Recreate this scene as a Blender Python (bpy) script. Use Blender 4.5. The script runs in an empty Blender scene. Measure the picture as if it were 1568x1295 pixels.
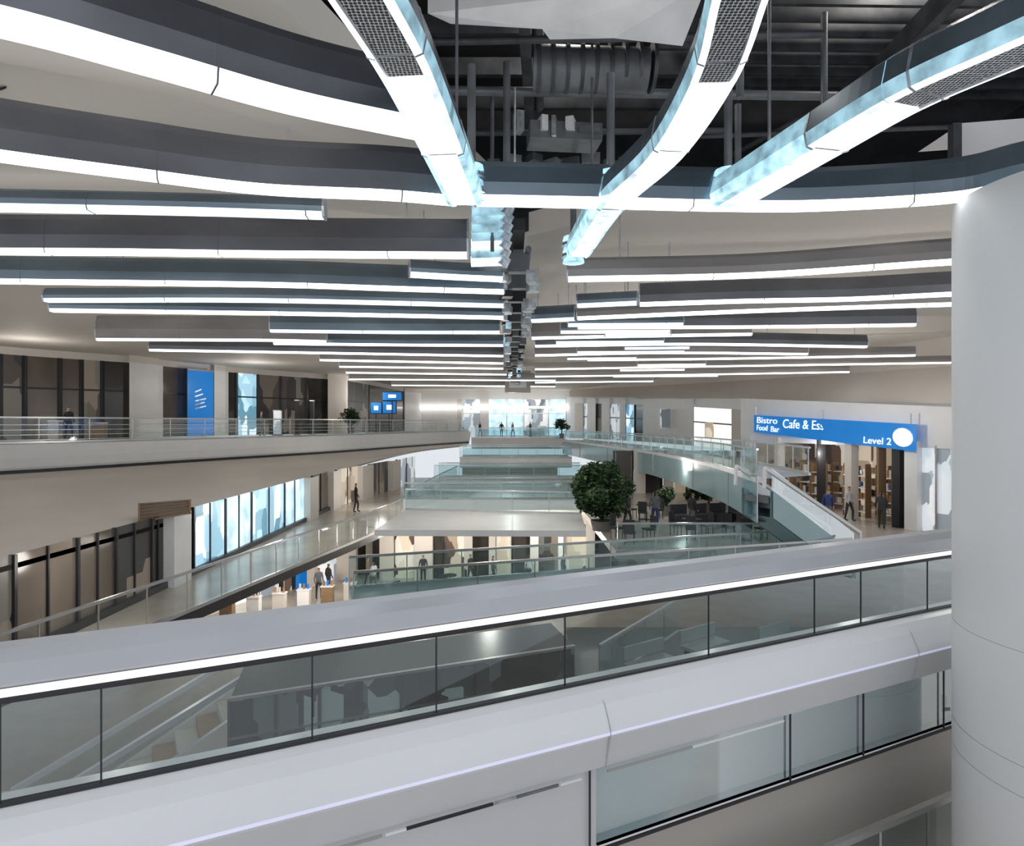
import bpy, math, random
from mathutils import Vector, Matrix
random.seed(7)
EZ=9.5            # eye height above the lowest mall floor (m)
F=1000.0; CU=784.0; CV=647.0
def S(u,v,Y): return Vector(((u-CU)/F*Y, Y, (CV-v)/F*Y))
def H(u,v,z):
    Y=z*F/(CV-v); return Vector(((u-CU)/F*Y,Y,z))
def G(u,Y,z): return Vector(((u-CU)/F*Y,Y,z))
V=Vector
# ------------------------------------------------------------------ materials
M={}
def nodes(name):
    m=bpy.data.materials.new(name); m.use_nodes=True
    nt=m.node_tree; nt.nodes.clear()
    o=nt.nodes.new('ShaderNodeOutputMaterial'); M[name]=m
    return m,nt,o
def mat(name,c,rough=.5,metal=0.0,emit=None,es=0,var=.06,scale=1.5,spec=.5,stretch=None,bump=0):
    m,nt,o=nodes(name); N=nt.nodes; L=nt.links
    b=N.new('ShaderNodeBsdfPrincipled')
    tc=N.new('ShaderNodeTexCoord'); mp=N.new('ShaderNodeMapping')
    if stretch: mp.inputs['Scale'].default_value=stretch
    L.new(tc.outputs['Object'],mp.inputs[0])
    n=N.new('ShaderNodeTexNoise'); n.inputs['Scale'].default_value=scale; n.inputs['Detail'].default_value=4
    L.new(mp.outputs[0],n.inputs['Vector'])
    r=N.new('ShaderNodeValToRGB')
    r.color_ramp.elements[0].position=.3; r.color_ramp.elements[1].position=.7
    r.color_ramp.elements[0].color=(*[max(0,x*(1-var)) for x in c],1)
    r.color_ramp.elements[1].color=(*[min(1,x*(1+var)) for x in c],1)
    L.new(n.outputs[0],r.inputs[0]); L.new(r.outputs[0],b.inputs['Base Color'])
    b.inputs['Roughness'].default_value=rough; b.inputs['Metallic'].default_value=metal
    b.inputs['Specular IOR Level'].default_value=spec
    if emit:
        b.inputs['Emission Color'].default_value=(*emit,1); b.inputs['Emission Strength'].default_value=es
        if var>.12:
            mr=N.new('ShaderNodeMapRange'); mr.inputs[1].default_value=.3; mr.inputs[2].default_value=.7
            mr.inputs[3].default_value=es*(1-var*1.6); mr.inputs[4].default_value=es*(1+var*1.6)
            L.new(n.outputs[0],mr.inputs[0]); L.new(mr.outputs[0],b.inputs['Emission Strength'])
    if bump:
        bp=N.new('ShaderNodeBump'); bp.inputs['Strength'].default_value=bump
        L.new(n.outputs[0],bp.inputs['Height']); L.new(bp.outputs[0],b.inputs['Normal'])
    L.new(b.outputs[0],o.inputs[0]); return m
def glass(name,tint,refl=.12,rough=.03,rc=(.9,.95,.95)):
    m,nt,o=nodes(name); N=nt.nodes; L=nt.links
    t=N.new('ShaderNodeBsdfTransparent'); t.inputs[0].default_value=(*tint,1)
    g=N.new('ShaderNodeBsdfGlossy'); g.inputs['Roughness'].default_value=rough; g.inputs[0].default_value=(*rc,1)
    f=N.new('ShaderNodeLayerWeight'); f.inputs['Blend'].default_value=.25
    a=N.new('ShaderNodeMath'); a.operation='MULTIPLY_ADD'; a.inputs[1].default_value=.5; a.inputs[2].default_value=refl
    L.new(f.outputs['Fresnel'],a.inputs[0])
    x=N.new('ShaderNodeMixShader'); L.new(a.outputs[0],x.inputs[0]); L.new(t.outputs[0],x.inputs[1]); L.new(g.outputs[0],x.inputs[2])
    L.new(x.outputs[0],o.inputs[0]); return m
def cells(name,cols,es=.6,scale=.9,stretch=(1,1,.45)):
    m,nt,o=nodes(name); N=nt.nodes; L=nt.links
    b=N.new('ShaderNodeBsdfPrincipled'); b.inputs['Roughness'].default_value=.4
    tc=N.new('ShaderNodeTexCoord'); mp=N.new('ShaderNodeMapping'); mp.inputs['Scale'].default_value=stretch
    L.new(tc.outputs['Object'],mp.inputs[0])
    v=N.new('ShaderNodeTexVoronoi'); v.distance='CHEBYCHEV'; v.inputs['Scale'].default_value=scale
    L.new(mp.outputs[0],v.inputs['Vector'])
    sx=N.new('ShaderNodeSeparateColor'); L.new(v.outputs['Color'],sx.inputs[0])
    r=N.new('ShaderNodeValToRGB'); r.color_ramp.interpolation='CONSTANT'
    e=r.color_ramp.elements; e[0].color=(*cols[0],1); e[1].color=(*cols[1],1); e[1].position=1/len(cols)
    for i,c in enumerate(cols[2:],2):
        k=e.new(i/len(cols)); k.color=(*c,1)
    L.new(sx.outputs[0],r.inputs[0]); L.new(r.outputs[0],b.inputs['Base Color'])
    L.new(r.outputs[0],b.inputs['Emission Color']); b.inputs['Emission Strength'].default_value=es
    L.new(b.outputs[0],o.inputs[0])
def perf(name):
    m,nt,o=nodes(name); N=nt.nodes; L=nt.links
    b=N.new('ShaderNodeBsdfPrincipled'); b.inputs['Metallic'].default_value=.6; b.inputs['Roughness'].default_value=.4
    tc=N.new('ShaderNodeTexCoord'); v=N.new('ShaderNodeTexVoronoi'); v.inputs['Scale'].default_value=34; v.inputs['Randomness'].default_value=.15
    L.new(tc.outputs['Object'],v.inputs['Vector'])
    r=N.new('ShaderNodeValToRGB'); r.color_ramp.interpolation='CONSTANT'
    r.color_ramp.elements[0].color=(.03,.03,.035,1); r.color_ramp.elements[1].color=(.5,.52,.55,1); r.color_ramp.elements[1].position=.42
    L.new(v.outputs['Distance'],r.inputs[0]); L.new(r.outputs[0],b.inputs['Base Color'])
    L.new(r.outputs[0],b.inputs['Emission Color']); b.inputs['Emission Strength'].default_value=.3
    L.new(b.outputs[0],o.inputs[0])
perf('perforated_metal')
mat('cream',(.74,.69,.64),.6,var=.03,scale=.4)
mat('ceiling_cream',(.74,.70,.65),.7,var=.03,scale=.4)
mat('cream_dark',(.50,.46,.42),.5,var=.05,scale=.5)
mat('white',(.88,.88,.89),.4,var=.02)
mat('white_gloss',(.90,.90,.93),.25,var=.01)
mat('grey_fascia',(.66,.66,.67),.35,var=.02)
mat('column_paint',(.80,.80,.80),.5,var=.02,scale=.6)
mat('seam',(.5,.5,.51),.6)
mat('lavender_highlight',(.8,.8,1),.3,emit=(.74,.74,1),es=.35)  # edge highlight put into the colour as a faint glow
mat('rail_grey',(.55,.56,.60),.3,metal=.15,var=.03)
mat('rail_metal',(.6,.6,.6),.25,metal=.8)
mat('dark_metal',(.035,.035,.04),.4,metal=.3)
mat('fin_shell',(.18,.185,.205),.32,metal=.45,var=.25,scale=1.2,stretch=(.4,1,1))
mat('fin_shell_blue',(.20,.255,.30),.28,metal=.55,var=.3,scale=1.0,stretch=(.4,1,1))
mat('fin_shell_warm',(.36,.34,.33),.4,metal=.25,var=.15,stretch=(.4,1,1))
mat('spar_shell',(.20,.25,.29),.22,metal=.5,var=.3)
mat('led',(1,1,1),.5,emit=(.92,.96,1),es=3.4)
mat('led_blue',(1,1,1),.5,emit=(.62,.84,1),es=2.2,var=.25,scale=1.5)
mat('led_warm',(1,1,1),.5,emit=(1,.96,.9),es=2.4)
mat('ceiling_fill_glow',(1,1,1),.5,emit=(1,.96,.9),es=3.0)  # unseen glow added on fin and spar tops to brighten the ceiling
mat('diffuser',(.8,.85,.9),.4,emit=(.74,.88,1),es=1.3,var=.3,scale=4)
mat('acrylic',(.45,.62,.70),.15,emit=(.35,.66,.8),es=.5,var=.35,scale=5)
mat('acrylic_glow',(.5,.7,.8),.15,emit=(.45,.78,.95),es=.95,var=.35,scale=5)
mat('silver',(.58,.61,.65),.3,metal=.6,var=.3,scale=8)
mat('plenum',(.02,.021,.026),.8,var=.4,scale=2)
mat('plenum_pipe',(.075,.08,.09),.5,metal=.2,var=.4,scale=3)
mat('plenum_duct',(.17,.18,.195),.45,metal=.3,var=.3,scale=2)
mat('plenum_panel',(.8,.8,.8),.6,var=.1,scale=2)
mat('floor_tile',(.50,.455,.40),.22,var=.12,scale=.7)
mat('floor_teal',(.30,.36,.37),.2,var=.15,scale=.5)
mat('floor_mid',(.10,.125,.13),.2,var=.3,scale=.6)
mat('floor_dark',(.045,.052,.054),.2,var=.3,scale=.5)
mat('floor_white',(.80,.79,.77),.3,var=.04)
mat('teal_panel',(.37,.52,.55),.18,var=.08,scale=.3)
mat('dark_window',(.05,.045,.04),.12,var=.6,scale=.25)
mat('brown_window',(.13,.105,.085),.15,var=.7,scale=.3,stretch=(1,1,.3))
mat('sign_blue',(.01,.15,.45),.35,emit=(.005,.2,.62),es=.5,var=.12,scale=.6)
mat('sign_text',(1,1,1),.5,emit=(.9,.97,1),es=.9)
mat('soffit_glow',(1,1,1),.5,emit=(1,.96,.9),es=.9)
mat('window_glow',(.5,.75,.9),.3,emit=(.6,.84,1),es=.75,var=.3,scale=1.2)
mat('bark',(.05,.035,.025),.9,bump=.4,scale=8)
mat('leaf',(.022,.055,.016),.6,var=.6,scale=2)
mat('leaf_light',(.06,.12,.035),.6,var=.5,scale=3)
mat('planter',(.25,.24,.23),.6)
mat('fabric_dark',(.04,.04,.045),.8)
mat('wood',(.28,.18,.10),.5,var=.2,scale=4,stretch=(1,8,8))
mat('orange',(.5,.22,.08),.5); mat('red',(.35,.05,.05),.5); mat('blue_cloth',(.03,.06,.2),.8)
mat('skin',(.5,.3,.22),.5); mat('hair',(.03,.02,.015),.7); mat('cloth_white',(.6,.6,.6),.8); mat('cloth_grey',(.15,.15,.17),.8)
cells('shop_warm',[(.75,.66,.53),(.12,.08,.06),(.45,.36,.26),(.85,.79,.7),(.06,.05,.05),(.6,.52,.42)],.35,1.5)
cells('shop_white',[(.8,.85,.9),(.42,.5,.57),(.9,.92,.95),(.15,.18,.2),(.7,.78,.82),(.3,.34,.38)],.45,1.4)
cells('shop_dark',[(.035,.03,.028),(.12,.10,.08),(.06,.05,.045),(.2,.165,.13),(.03,.03,.03),(.14,.13,.115)],.3,.8)
cells('shop_blue',[(.36,.6,.75),(.78,.92,1),(.12,.28,.38),(.5,.76,.9),(.26,.46,.58)],.85,1.5)
cells('reflection_panes',[(.03,.036,.038),(.012,.014,.015),(.10,.13,.13),(.025,.03,.03),(.015,.018,.02),(.3,.38,.38),(.04,.05,.05),(.02,.022,.024)],.15,1.9,(1,1,.8))  # dark and light cells imitate reflections in the parapet glass
glass('glass_clear',(.90,.94,.94),.07)
glass('glass_teal',(.72,.86,.87),.15)
glass('glass_front',(.60,.67,.67),.09,.02)
glass('glass_low',(.8,.87,.88),.14,.05)
# ------------------------------------------------------------------ mesh builder
class MB:
    def __init__(s): s.v=[];s.f=[];s.m=[];s.mats=[];s.sm=[]
    def mi(s,n):
        if n not in s.mats: s.mats.append(n)
        return s.mats.index(n)
    def face(s,pts,m,smooth=False):
        b=len(s.v); s.v+= [V(p) for p in pts]; s.f.append(tuple(range(b,b+len(pts)))); s.m.append(s.mi(m)); s.sm.append(smooth)
    def box(s,c,size,m,rz=0,tilt=None):
        R=Matrix.Rotation(rz,3,'Z')
        if tilt is not None: R=R@tilt
        h=[x/2 for x in size]; b=len(s.v)
        for sx in(-1,1):
            for sy in(-1,1):
                for sz in(-1,1): s.v.append(V(c)+R@V((sx*h[0],sy*h[1],sz*h[2])))
        for q in((0,1,3,2),(4,6,7,5),(0,4,5,1),(2,3,7,6),(0,2,6,4),(1,5,7,3)):
            s.f.append(tuple(b+i for i in q)); s.m.append(s.mi(m)); s.sm.append(False)
    def beam(s,p,q,w,h,m):
        p=V(p);q=V(q); d=q-p; L=d.length
        rz=math.atan2(d.y,d.x); pit=-math.asin(max(-1,min(1,d.z/L)))
        s.box((p+q)/2,(L,w,h),m,rz,Matrix.Rotation(pit,3,'Y'))
    def cyl(s,p,q,r,m,n=10,r2=None,caps=True):
        p=V(p);q=V(q); d=(q-p).normalized(); r2=r if r2 is None else r2
        a=d.orthogonal().normalized(); c=d.cross(a); b=len(s.v)
        for i in range(n):
            t=2*math.pi*i/n; o=a*math.cos(t)+c*math.sin(t)
            s.v.append(p+o*r); s.v.append(q+o*r2)
        for i in range(n):
            j=(i+1)%n; s.f.append((b+2*i,b+2*j,b+2*j+1,b+2*i+1)); s.m.append(s.mi(m)); s.sm.append(True)
        if caps:
            c0=len(s.v); s.v+= [s.v[b+2*i].copy() for i in range(n)]; s.v+= [s.v[b+2*i+1].copy() for i in range(n)]
            s.f.append(tuple(c0+i for i in range(n))[::-1]); s.f.append(tuple(c0+n+i for i in range(n)))
            s.m+= [s.mi(m)]*2; s.sm+=[False]*2
    def sweep(s,path,prof,mats,closed=True,caps=True,smooth=False):
        n=len(path); k=len(prof); b=len(s.v)
        for i,p in enumerate(path):
            t=(path[min(i+1,n-1)]-path[max(i-1,0)]); t.z=0; t.normalize()
            sd=V((t.y,-t.x,0))
            for a,c in prof: s.v.append(p+sd*a+V((0,0,c)))
        e=k if closed else k-1
        for i in range(n-1):
            for j in range(e):
                j2=(j+1)%k
                s.f.append((b+i*k+j,b+(i+1)*k+j,b+(i+1)*k+j2,b+i*k+j2)); s.m.append(s.mi(mats[j] if isinstance(mats,(list,tuple)) else mats)); s.sm.append(smooth)
        if caps and closed:
            m=mats[-1] if isinstance(mats,(list,tuple)) else mats
            s.f.append(tuple(b+j for j in range(k))); s.f.append(tuple(b+(n-1)*k+j for j in range(k))[::-1]); s.m+=[s.mi(m)]*2; s.sm+=[False]*2
    def strip(s,A,B,m,smooth=False):
        for i in range(len(A)-1): s.face([A[i],A[i+1],B[i+1],B[i]],m,smooth)
    def build(s,name,parent=None):
        me=bpy.data.meshes.new(name); me.from_pydata([(p.x,p.y,p.z+EZ) for p in s.v],[],s.f)
        for n in s.mats: me.materials.append(M[n])
        me.polygons.foreach_set('material_index',s.m); me.polygons.foreach_set('use_smooth',s.sm); me.update()
        o=bpy.data.objects.new(name,me); bpy.context.collection.objects.link(o)
        if parent: o.parent=parent
        return o
def empty(name):
    o=bpy.data.objects.new(name,None); bpy.context.collection.objects.link(o); return o
def cr(P,n=6):
    P=[V(p) for p in P]
    if len(P)<3:
        return [P[0].lerp(P[1],i/(n*2)) for i in range(n*2+1)]
    out=[]; Q=[2*P[0]-P[1]]+P+[2*P[-1]-P[-2]]
    for i in range(1,len(Q)-2):
        a,b,c,d=Q[i-1:i+3]
        for j in range(n):
            t=j/n; out.append(.5*((2*b)+(c-a)*t+(2*a-5*b+4*c-d)*t*t+(3*b-a-3*c+d)*t**3))
    out.append(P[-1]); return out
def resample(P,step):
    out=[P[0]]; acc=0
    for i in range(len(P)-1):
        L=(P[i+1]-P[i]).length; t=step-acc
        while t<L: out.append(P[i].lerp(P[i+1],t/L)); t+=step
        acc=(acc+L)%step if L else acc
    return out
def zs(P,dz): return [p+V((0,0,dz)) for p in P]
def rail(name,path,h,gm='glass_clear',step=1.6,top='rail_metal',r=.035,post='rail_metal',bars=0,pw=.03,parent=None):
    mb=MB(); A=path; B=zs(path,h)
    mb.strip(A,zs(path,h-.03),gm)
    mb.sweep(B,[(-r,-r),(r,-r),(r,r),(-r,r)],top)
    mb.sweep(A,[(-.04,0),(.04,0),(.04,.1),(-.04,.1)],post)
    for p in resample(path,step): mb.box(p+V((0,0,h/2)),(pw,pw,h),post)
    for i in range(bars): mb.sweep(zs(path,.15+(h-.25)*i/bars),[(-.012,-.012),(.012,-.012),(.012,.012),(-.012,.012)],post)
    return mb.build(name,parent)
# ------------------------------------------------------------------ camera
cam=bpy.data.cameras.new('camera'); co=bpy.data.objects.new('camera',cam); bpy.context.collection.objects.link(co)
cam.sensor_width=36; cam.lens=F/1568*36; co.location=(0,0,EZ); co.rotation_euler=(math.pi/2,0,0); cam.clip_end=400
bpy.context.scene.camera=co
bpy.context.scene.view_settings.view_transform='Standard'
w=bpy.data.worlds.new('world'); bpy.context.scene.world=w; w.use_nodes=True
w.node_tree.nodes['Background'].inputs[0].default_value=(.90,.94,1,1); w.node_tree.nodes['Background'].inputs[1].default_value=.85
# ------------------------------------------------------------------ ceiling
ZC=4.0
mb=MB()
edge=cr([(-3.2,2,ZC),(-2.7,5,ZC),(-2.1,6.6,ZC),(-1.65,8,ZC),(-1.0,9.8,ZC),(-.35,11.5,ZC),(-.35,14,ZC),(-.3,30,ZC),(-.3,62,ZC)],5)
for i in range(len(edge)-1):
    a,b=edge[i],edge[i+1]; mb.face([V((-32,a.y,ZC)),a,b,V((-32,b.y,ZC))],'ceiling_cream')
mb.strip(edge,zs(edge,.45),'ceiling_cream')
redge=[V((.3,62,ZC)),V((.3,14,ZC)),V((2.2,12.4,ZC)),V((6,11.6,ZC)),V((22,11.0,ZC))]
for i in range(len(redge)-1):
    a,b=redge[i],redge[i+1]
    if abs(a.x-b.x)<.01: mb.face([a,V((30,62,ZC)),V((30,b.y,ZC)),b],'ceiling_cream')
    else: mb.face([V((a.x,14,ZC)),V((b.x,14,ZC)),b,a],'ceiling_cream')
mb.strip(redge,zs(redge,.5),'ceiling_cream')
mb.face([V((-32,62,ZC)),V((30,62,ZC)),V((30,95,ZC)),V((-32,95,ZC))],'ceiling_cream')
mb.build('ceiling')
for P,wd in (([(-9,5.4,3.8),(-5.2,6.1,3.75),(-2.6,7.6,3.75),(-1.3,9.4,3.8)],.7),([(-12,9.5,3.8),(-6,10.2,3.8),(-1.4,11.6,3.8)],.6)):
    mb=MB(); p=cr(P,8)
    mb.sweep(p,[(wd,0),(wd,.17),(-wd,.17),(-wd,0)],['cream_dark','cream_dark','cream_dark','ceiling_cream']); mb.build('ceiling_panel')
for P,wd in (([(-9.6,8.9,3.97),(-7.0,8.0,3.97),(-6.0,7.75,3.97)],.28),):
    mb=MB(); p=cr(P,8); n=len(p)
    L=[q+V((0,wd*math.cos(.5*math.pi*i/(n-1)),0)) for i,q in enumerate(p)]; R=[q-V((0,wd*math.cos(.5*math.pi*i/(n-1)),0)) for i,q in enumerate(p)]
    mb.strip(L,R,'plenum'); mb.strip(L,zs(L,.03),'plenum'); mb.build('ceiling_slot')
mb=MB()
mb.box((6,6,7.2),(26,16,.1),'plenum'); mb.box((6,14.0,5.8),(30,.1,3.4),'plenum'); mb.box((-3.4,5,5.9),(.1,14,2.8),'plenum'); mb.box((19,6,5.8),(.1,16,3.4),'plenum')
mb.box((0,38,4.9),(.9,50,.1),'plenum')
mb.build('roof_deck')
mb=MB()
for i in range(26): mb.beam((2.4,2.6+i*.4,6.4),(18,2.6+i*.4+.3,6.4),.07,.22,'plenum_pipe')
for i in range(9): mb.beam((-3,3+i*1.2,6.2),(3.5,3+i*1.2,6.2),.12,.3,'plenum_pipe')
for x in (-.2,2.6,5.5,9): mb.beam((x,2,5.7),(x+.6,13.5,5.7),.16,.35,'plenum_pipe')
mb.build('roof_joist')
mb=MB()
for (a,b,r) in (((-2,8.6,5.0),(4,8.4,5.0),.05),((-2,9.6,4.9),(5,9.8,4.9),.07),((-1,10.6,4.7),(3.4,10.5,4.7),.05),((-1.6,7.4,5.3),(3.6,7.6,5.3),.06),((4.2,12.8,5.2),(8,6,5.6),.06),((4.6,12.8,5.1),(8.5,6,5.5),.04),((3,11.8,4.5),(8.6,11.5,4.5),.07),((3,11.2,4.9),(8.6,10.7,4.9),.04),((.2,6,5.8),(.5,12,5.8),.09)):
    mb.cyl(a,b,r,'plenum_pipe' if r<.07 else 'plenum_duct',8)
for u,v0,v1,Y in ((776,95,270,9.0),(1130,160,270,9.5),(1262,20,200,9.2),(1133,20,150,8)):
    a=S(u,v0,Y);b=S(u,v1,Y); mb.cyl(a,b,.05,'plenum_duct',8)
mb.build('ceiling_pipe')
mb=MB()
mb.cyl((.3,9.2,5.0),(1.9,9.2,4.95),.3,'plenum_duct',20)
for i in range(9): mb.cyl((.35+i*.2,9.2,5.0),(.4+i*.2,9.2,5.0),.33,'plenum_pipe',20)
mb.box((.8,10.1,4.42),(1.1,.5,.26),'plenum_duct',.1); mb.box((.45,9.9,4.5),(.1,.3,.22),'plenum_panel',.3); mb.box((.9,9.9,4.5),(.12,.3,.18),'plenum_panel',-.3); mb.box((1.2,9.9,4.42),(.3,.3,.08),'plenum_duct',-.3); mb.box((.1,10.0,4.6),(.12,.2,.3),'silver',.3); mb.box((.65,9.9,4.45),(.06,.3,.3),'silver',-.2)
for k in range(8): mb.box((-.3+k*.32,10.8,4.25+.05*(k%3)),(.2,.3,.12+.05*(k%2)),'plenum_duct' if k%2 else 'plenum_pipe',.3*k)
mb.build('air_duct')
mb=MB()
mb.face([S(655,-60,7.6),S(655,20,7.6),S(690,36,7.6),S(830,44,7.7),S(842,60,7.7),S(940,58,7.6),S(1045,70,7.4),S(1085,-30,7.2),S(1085,-80,7.2)],'plenum_panel')
mb.face([S(1000,300,11.2),S(1110,285,11),S(1075,255,10.8)],'plenum_panel')
for x in (-.8,.4,1.6): mb.cyl((x,7.5,4.95),(x,7.5,7.1),.02,'plenum_pipe',6)
mb.build('ceiling_baffle_panel')
mb=MB()
a=[S(1472,188,9.4),S(1640,175,9.2),S(1640,246,9.2),S(1472,246,9.4)]
mb.face(a,'white'); mb.strip([a[0],a[1]],[a[0]+V((0,1,.0)),a[1]+V((0,1,0))],'white')
mb.beam(S(1462,190,9.2),S(1462,300,9.2),.12,.12,'plenum_pipe')
mb.build('trim_1')
# ------------------------------------------------------------------ linear lights
ZF=2.6
def fin(pts,warm=False,led='led',h=.55,w=.11,lh=.065,z=ZF,sh=None,name='linear_ceiling_light'):
    P=[H(u,v,z) for u,v in pts]
    p=cr(P,7); mb=MB(); sh=sh or ('fin_shell_warm' if warm else 'fin_shell')
    prof=[(-w*.8,0),(w*.8,0),(w,lh),(w*1.15,h*.45),(w*.75,h*.85),(w*.3,h),(-w*.3,h),(-w*.75,h*.85),(-w*1.15,h*.45),(-w,lh)]
    ms=[led,led,sh,sh,sh,'ceiling_fill_glow',sh,sh,sh,led]
    mb.sweep(p,prof,ms,smooth=False)
    for q in resample(p,2.6)[1:]:
        i=min(range(len(p)-1),key=lambda k:(p[k]-q).length); t=(p[i+1]-p[i]); t.z=0; t.normalize()
        mb.sweep([q-t*.008,q+t*.008],[(a*1.03,c*1.01-.004) for a,c in prof],sh)
    for q in (p[2],p[-3]): mb.cyl(q+V((0,0,h-.02)),q+V((0,0,ZC-z)),.012,'silver',6)
    for q,s in ((p[0],-1),(p[-1],1)):
        t=(p[1]-p[0]) if s<0 else (p[-1]-p[-2]); t.z=0; t.normalize()
        mb.sweep([q,q+t*.03*s],[(a*1.08,c*1.03-.008) for a,c in prof],'silver')
    return mb.build(name)
B_='fin_shell_blue'
fin([(-420,-40),(0,47),(230,108),(450,168),(645,208)],lh=.11,h=.62,w=.13)
fin([(-260,205),(0,244),(200,270),(400,294),(590,303),(700,312)],h=.6)
fin([(-200,318),(0,321),(300,327),(495,333)],led='led_blue',h=.25,lh=.05,sh=B_)
fin([(-200,384),(0,388),(180,389),(400,392),(715,394)],h=.6)
fin([(-200,428),(0,433),(400,438),(600,444),(770,449)],h=.5,sh=B_)
fin([(72,462),(400,462),(770,470)],led='led_blue',h=.3,sh=B_)
fin([(80,477),(450,482),(770,488)],h=.35,sh=B_)
fin([(415,508),(600,510),(765,510)],h=.6,led='led_blue',sh=B_)
fin([(150,521),(400,522),(500,524)],warm=True,h=.8,led='led_warm')
fin([(230,537),(420,540),(770,546)],h=.45)
fin([(420,527),(600,529),(770,530)],h=.4,sh=B_)
fin([(490,552),(770,557)],h=.5,warm=True)
fin([(520,562),(770,565)],h=.5,led='led_warm',warm=True)
fin([(530,571),(775,574)],h=.5,warm=True)
fin([(535,581),(850,583)],h=.5,warm=True)
fin([(600,590),(850,592)],h=.6,led='led_warm',warm=True)
fin([(628,423),(700,427),(768,430)],h=.3,led='led_blue',sh=B_)
# right
fin([(730,312),(930,316),(1100,320),(1250,320),(1455,308),(1568,286),(1760,250)],h=.5,lh=.08,sh=B_)
fin([(870,430),(1150,424),(1455,404),(1700,392)],h=.42,warm=True)
fin([(980,468),(1140,463),(1300,460),(1470,452),(1640,448)],h=.5)
fin([(885,470),(975,466)],led='led_blue',h=.3,sh=B_)
fin([(885,489),(1150,478),(1455,468),(1640,464)],h=.4,warm=True)
fin([(885,503),(1150,502),(1400,499)],h=.6,led='led_warm')
fin([(815,493),(880,490)],h=.4,led='led_blue',sh=B_)
fin([(815,519),(960,516),(1150,513)],h=.5,warm=True)
fin([(820,531),(1060,528),(1325,532)],h=.45)
fin([(820,545),(1020,541),(1235,543)],h=.5,warm=True)
fin([(900,552),(1100,550),(1400,545)],h=.4,warm=True)
fin([(820,566),(1060,562),(1455,556)],h=.35,led='led_warm',warm=True)
fin([(820,577),(1060,574),(1300,570)],h=.5,warm=True)
fin([(820,586),(1000,584)],h=.5,warm=True)
for i in range(10):
    v=500+i*8.5+random.uniform(-2,2); u=840+random.uniform(0,200)
    fin([(u,v),(u+random.uniform(90,220),v-1)],h=.3,led=random.choice(['led','led_blue']),warm=i>4,sh=None if i>4 else B_)
def spar(pts,split,wd=.24,h=.42):
    p=cr([H(u,v,ZF-.03) for u,v in pts],8); k=split*8
    mb=MB()
    prof=[(-wd,.02),(-wd*.72,0),(-wd*.68,.02),(wd*.68,.02),(wd*.72,0),(wd,.02),(wd*1.12,.14),(wd*.9,h*.8),(wd*.4,h),(-wd*.4,h),(-wd*.9,h*.8),(-wd*1.12,.14)]
    s='spar_shell'; m=len(p)-10
    mb.sweep(p[:k+1],prof,['led','silver','perforated_metal','silver','led','acrylic',s,s,'ceiling_fill_glow',s,s,'acrylic'])
    mb.sweep(p[k:m+1],prof,['diffuser','led','led','led','diffuser','acrylic',s,s,'ceiling_fill_glow',s,s,'acrylic'])
    mb.sweep(p[m:],prof,['acrylic_glow','led','diffuser','led','acrylic_glow','acrylic_glow','acrylic',s,'ceiling_fill_glow',s,'acrylic','acrylic_glow'])
    for i in range(4,len(p)-1,9):
        t=(p[i+1]-p[i]); t.z=0; t.normalize()
        mb.sweep([p[i]-t*.012,p[i]+t*.012],[(a*1.03,c*1.02-.008) for a,c in prof],'silver')
    for q in (p[3],p[-5]): mb.cyl(q+V((0,0,h)),q+V((0,0,3.2)),.018,'plenum_duct',6)
    mb.build('diagonal_light_spar')
spar([(400,-260),(480,-110),(550,0),(622,120),(683,250),(712,316)],3,.2)
spar([(1190,-260),(1170,-110),(1135,0),(1092,130),(1018,245),(935,322),(885,395)],3,.17)
spar([(1900,-60),(1720,20),(1540,95),(1385,163),(1250,240),(1115,318)],3,.22)
def joint(c,r,n=5):
    mb=MB()
    for i in range(n):
        a=c+V((0,0,-.0+i*.09)); mb.cyl(a,a+V((0,0,.06)),r*(1+.12*(i%2)),'acrylic_glow' if i%2==0 else 'silver',12,r*.92)
    mb.cyl(c+V((0,0,.4)),c+V((0,0,1.6)),.05,'plenum_duct',8)
    mb.build('light_joint_hub')
for u,v,r in ((722,308,.15),(935,316,.15),(1115,314,.17),(878,402,.18)): joint(H(u,v,ZF),r)
mb=MB()
for i in range(7):
    v=322+i*13; Y=9.6+i*.12
    c=S(752-i*.6,v,Y); mb.cyl(c+V((-.28,0,0)),c+V((.27,0,.02)),.085,'diffuser' if i in(4,6) else 'acrylic',10)
    mb.cyl(c+V((.2,0,-.06)),c+V((.26,0,.07)),.1,'silver',8)
mb.cyl((-.3,9.9,2.6),(-.3,9.9,5.0),.03,'plenum_duct',8)
mb.build('ribbed_light_cowl')
mb=MB()
for i in range(46):
    Y=12.3+i*.75
    for sx in (-.3,.3):
        if random.random()<.85:
            mb.box((sx*random.uniform(.7,1.05)+.12,Y,2.72+random.uniform(-.1,.25)),(random.uniform(.12,.26),.3,random.uniform(.12,.3)),random.choice(['silver','silver','acrylic','plenum_duct','silver','dark_metal']),random.uniform(-.3,.3))
    if i%2==0: mb.box((.12,Y,3.0),(.4,.25,.35),random.choice(['dark_metal','plenum_duct','plenum_pipe']))
mb.box((.12,29,3.35),(.2,36,.2),'dark_metal'); mb.cyl((-.12,12,3.1),(-.1,46,3.1),.05,'silver',8); mb.cyl((.3,12,3.2),(.3,46,3.2),.06,'plenum_duct',8)
mb.box((.4,46,2.9),(1.8,.8,1.5),'cream_dark'); mb.box((.4,45.5,2.8),(1.2,.3,.7),'white')
for y in range(14,46,4): mb.cyl((.12,y,3.3),(.12,y,4.85),.03,'dark_metal',6)
mb.build('ceiling_service_spine')
# ------------------------------------------------------------------ floors
mb=MB(); mb.box((0,42,-9.6),(90,96,.2),'floor_tile'); mb.build('floor')
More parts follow.
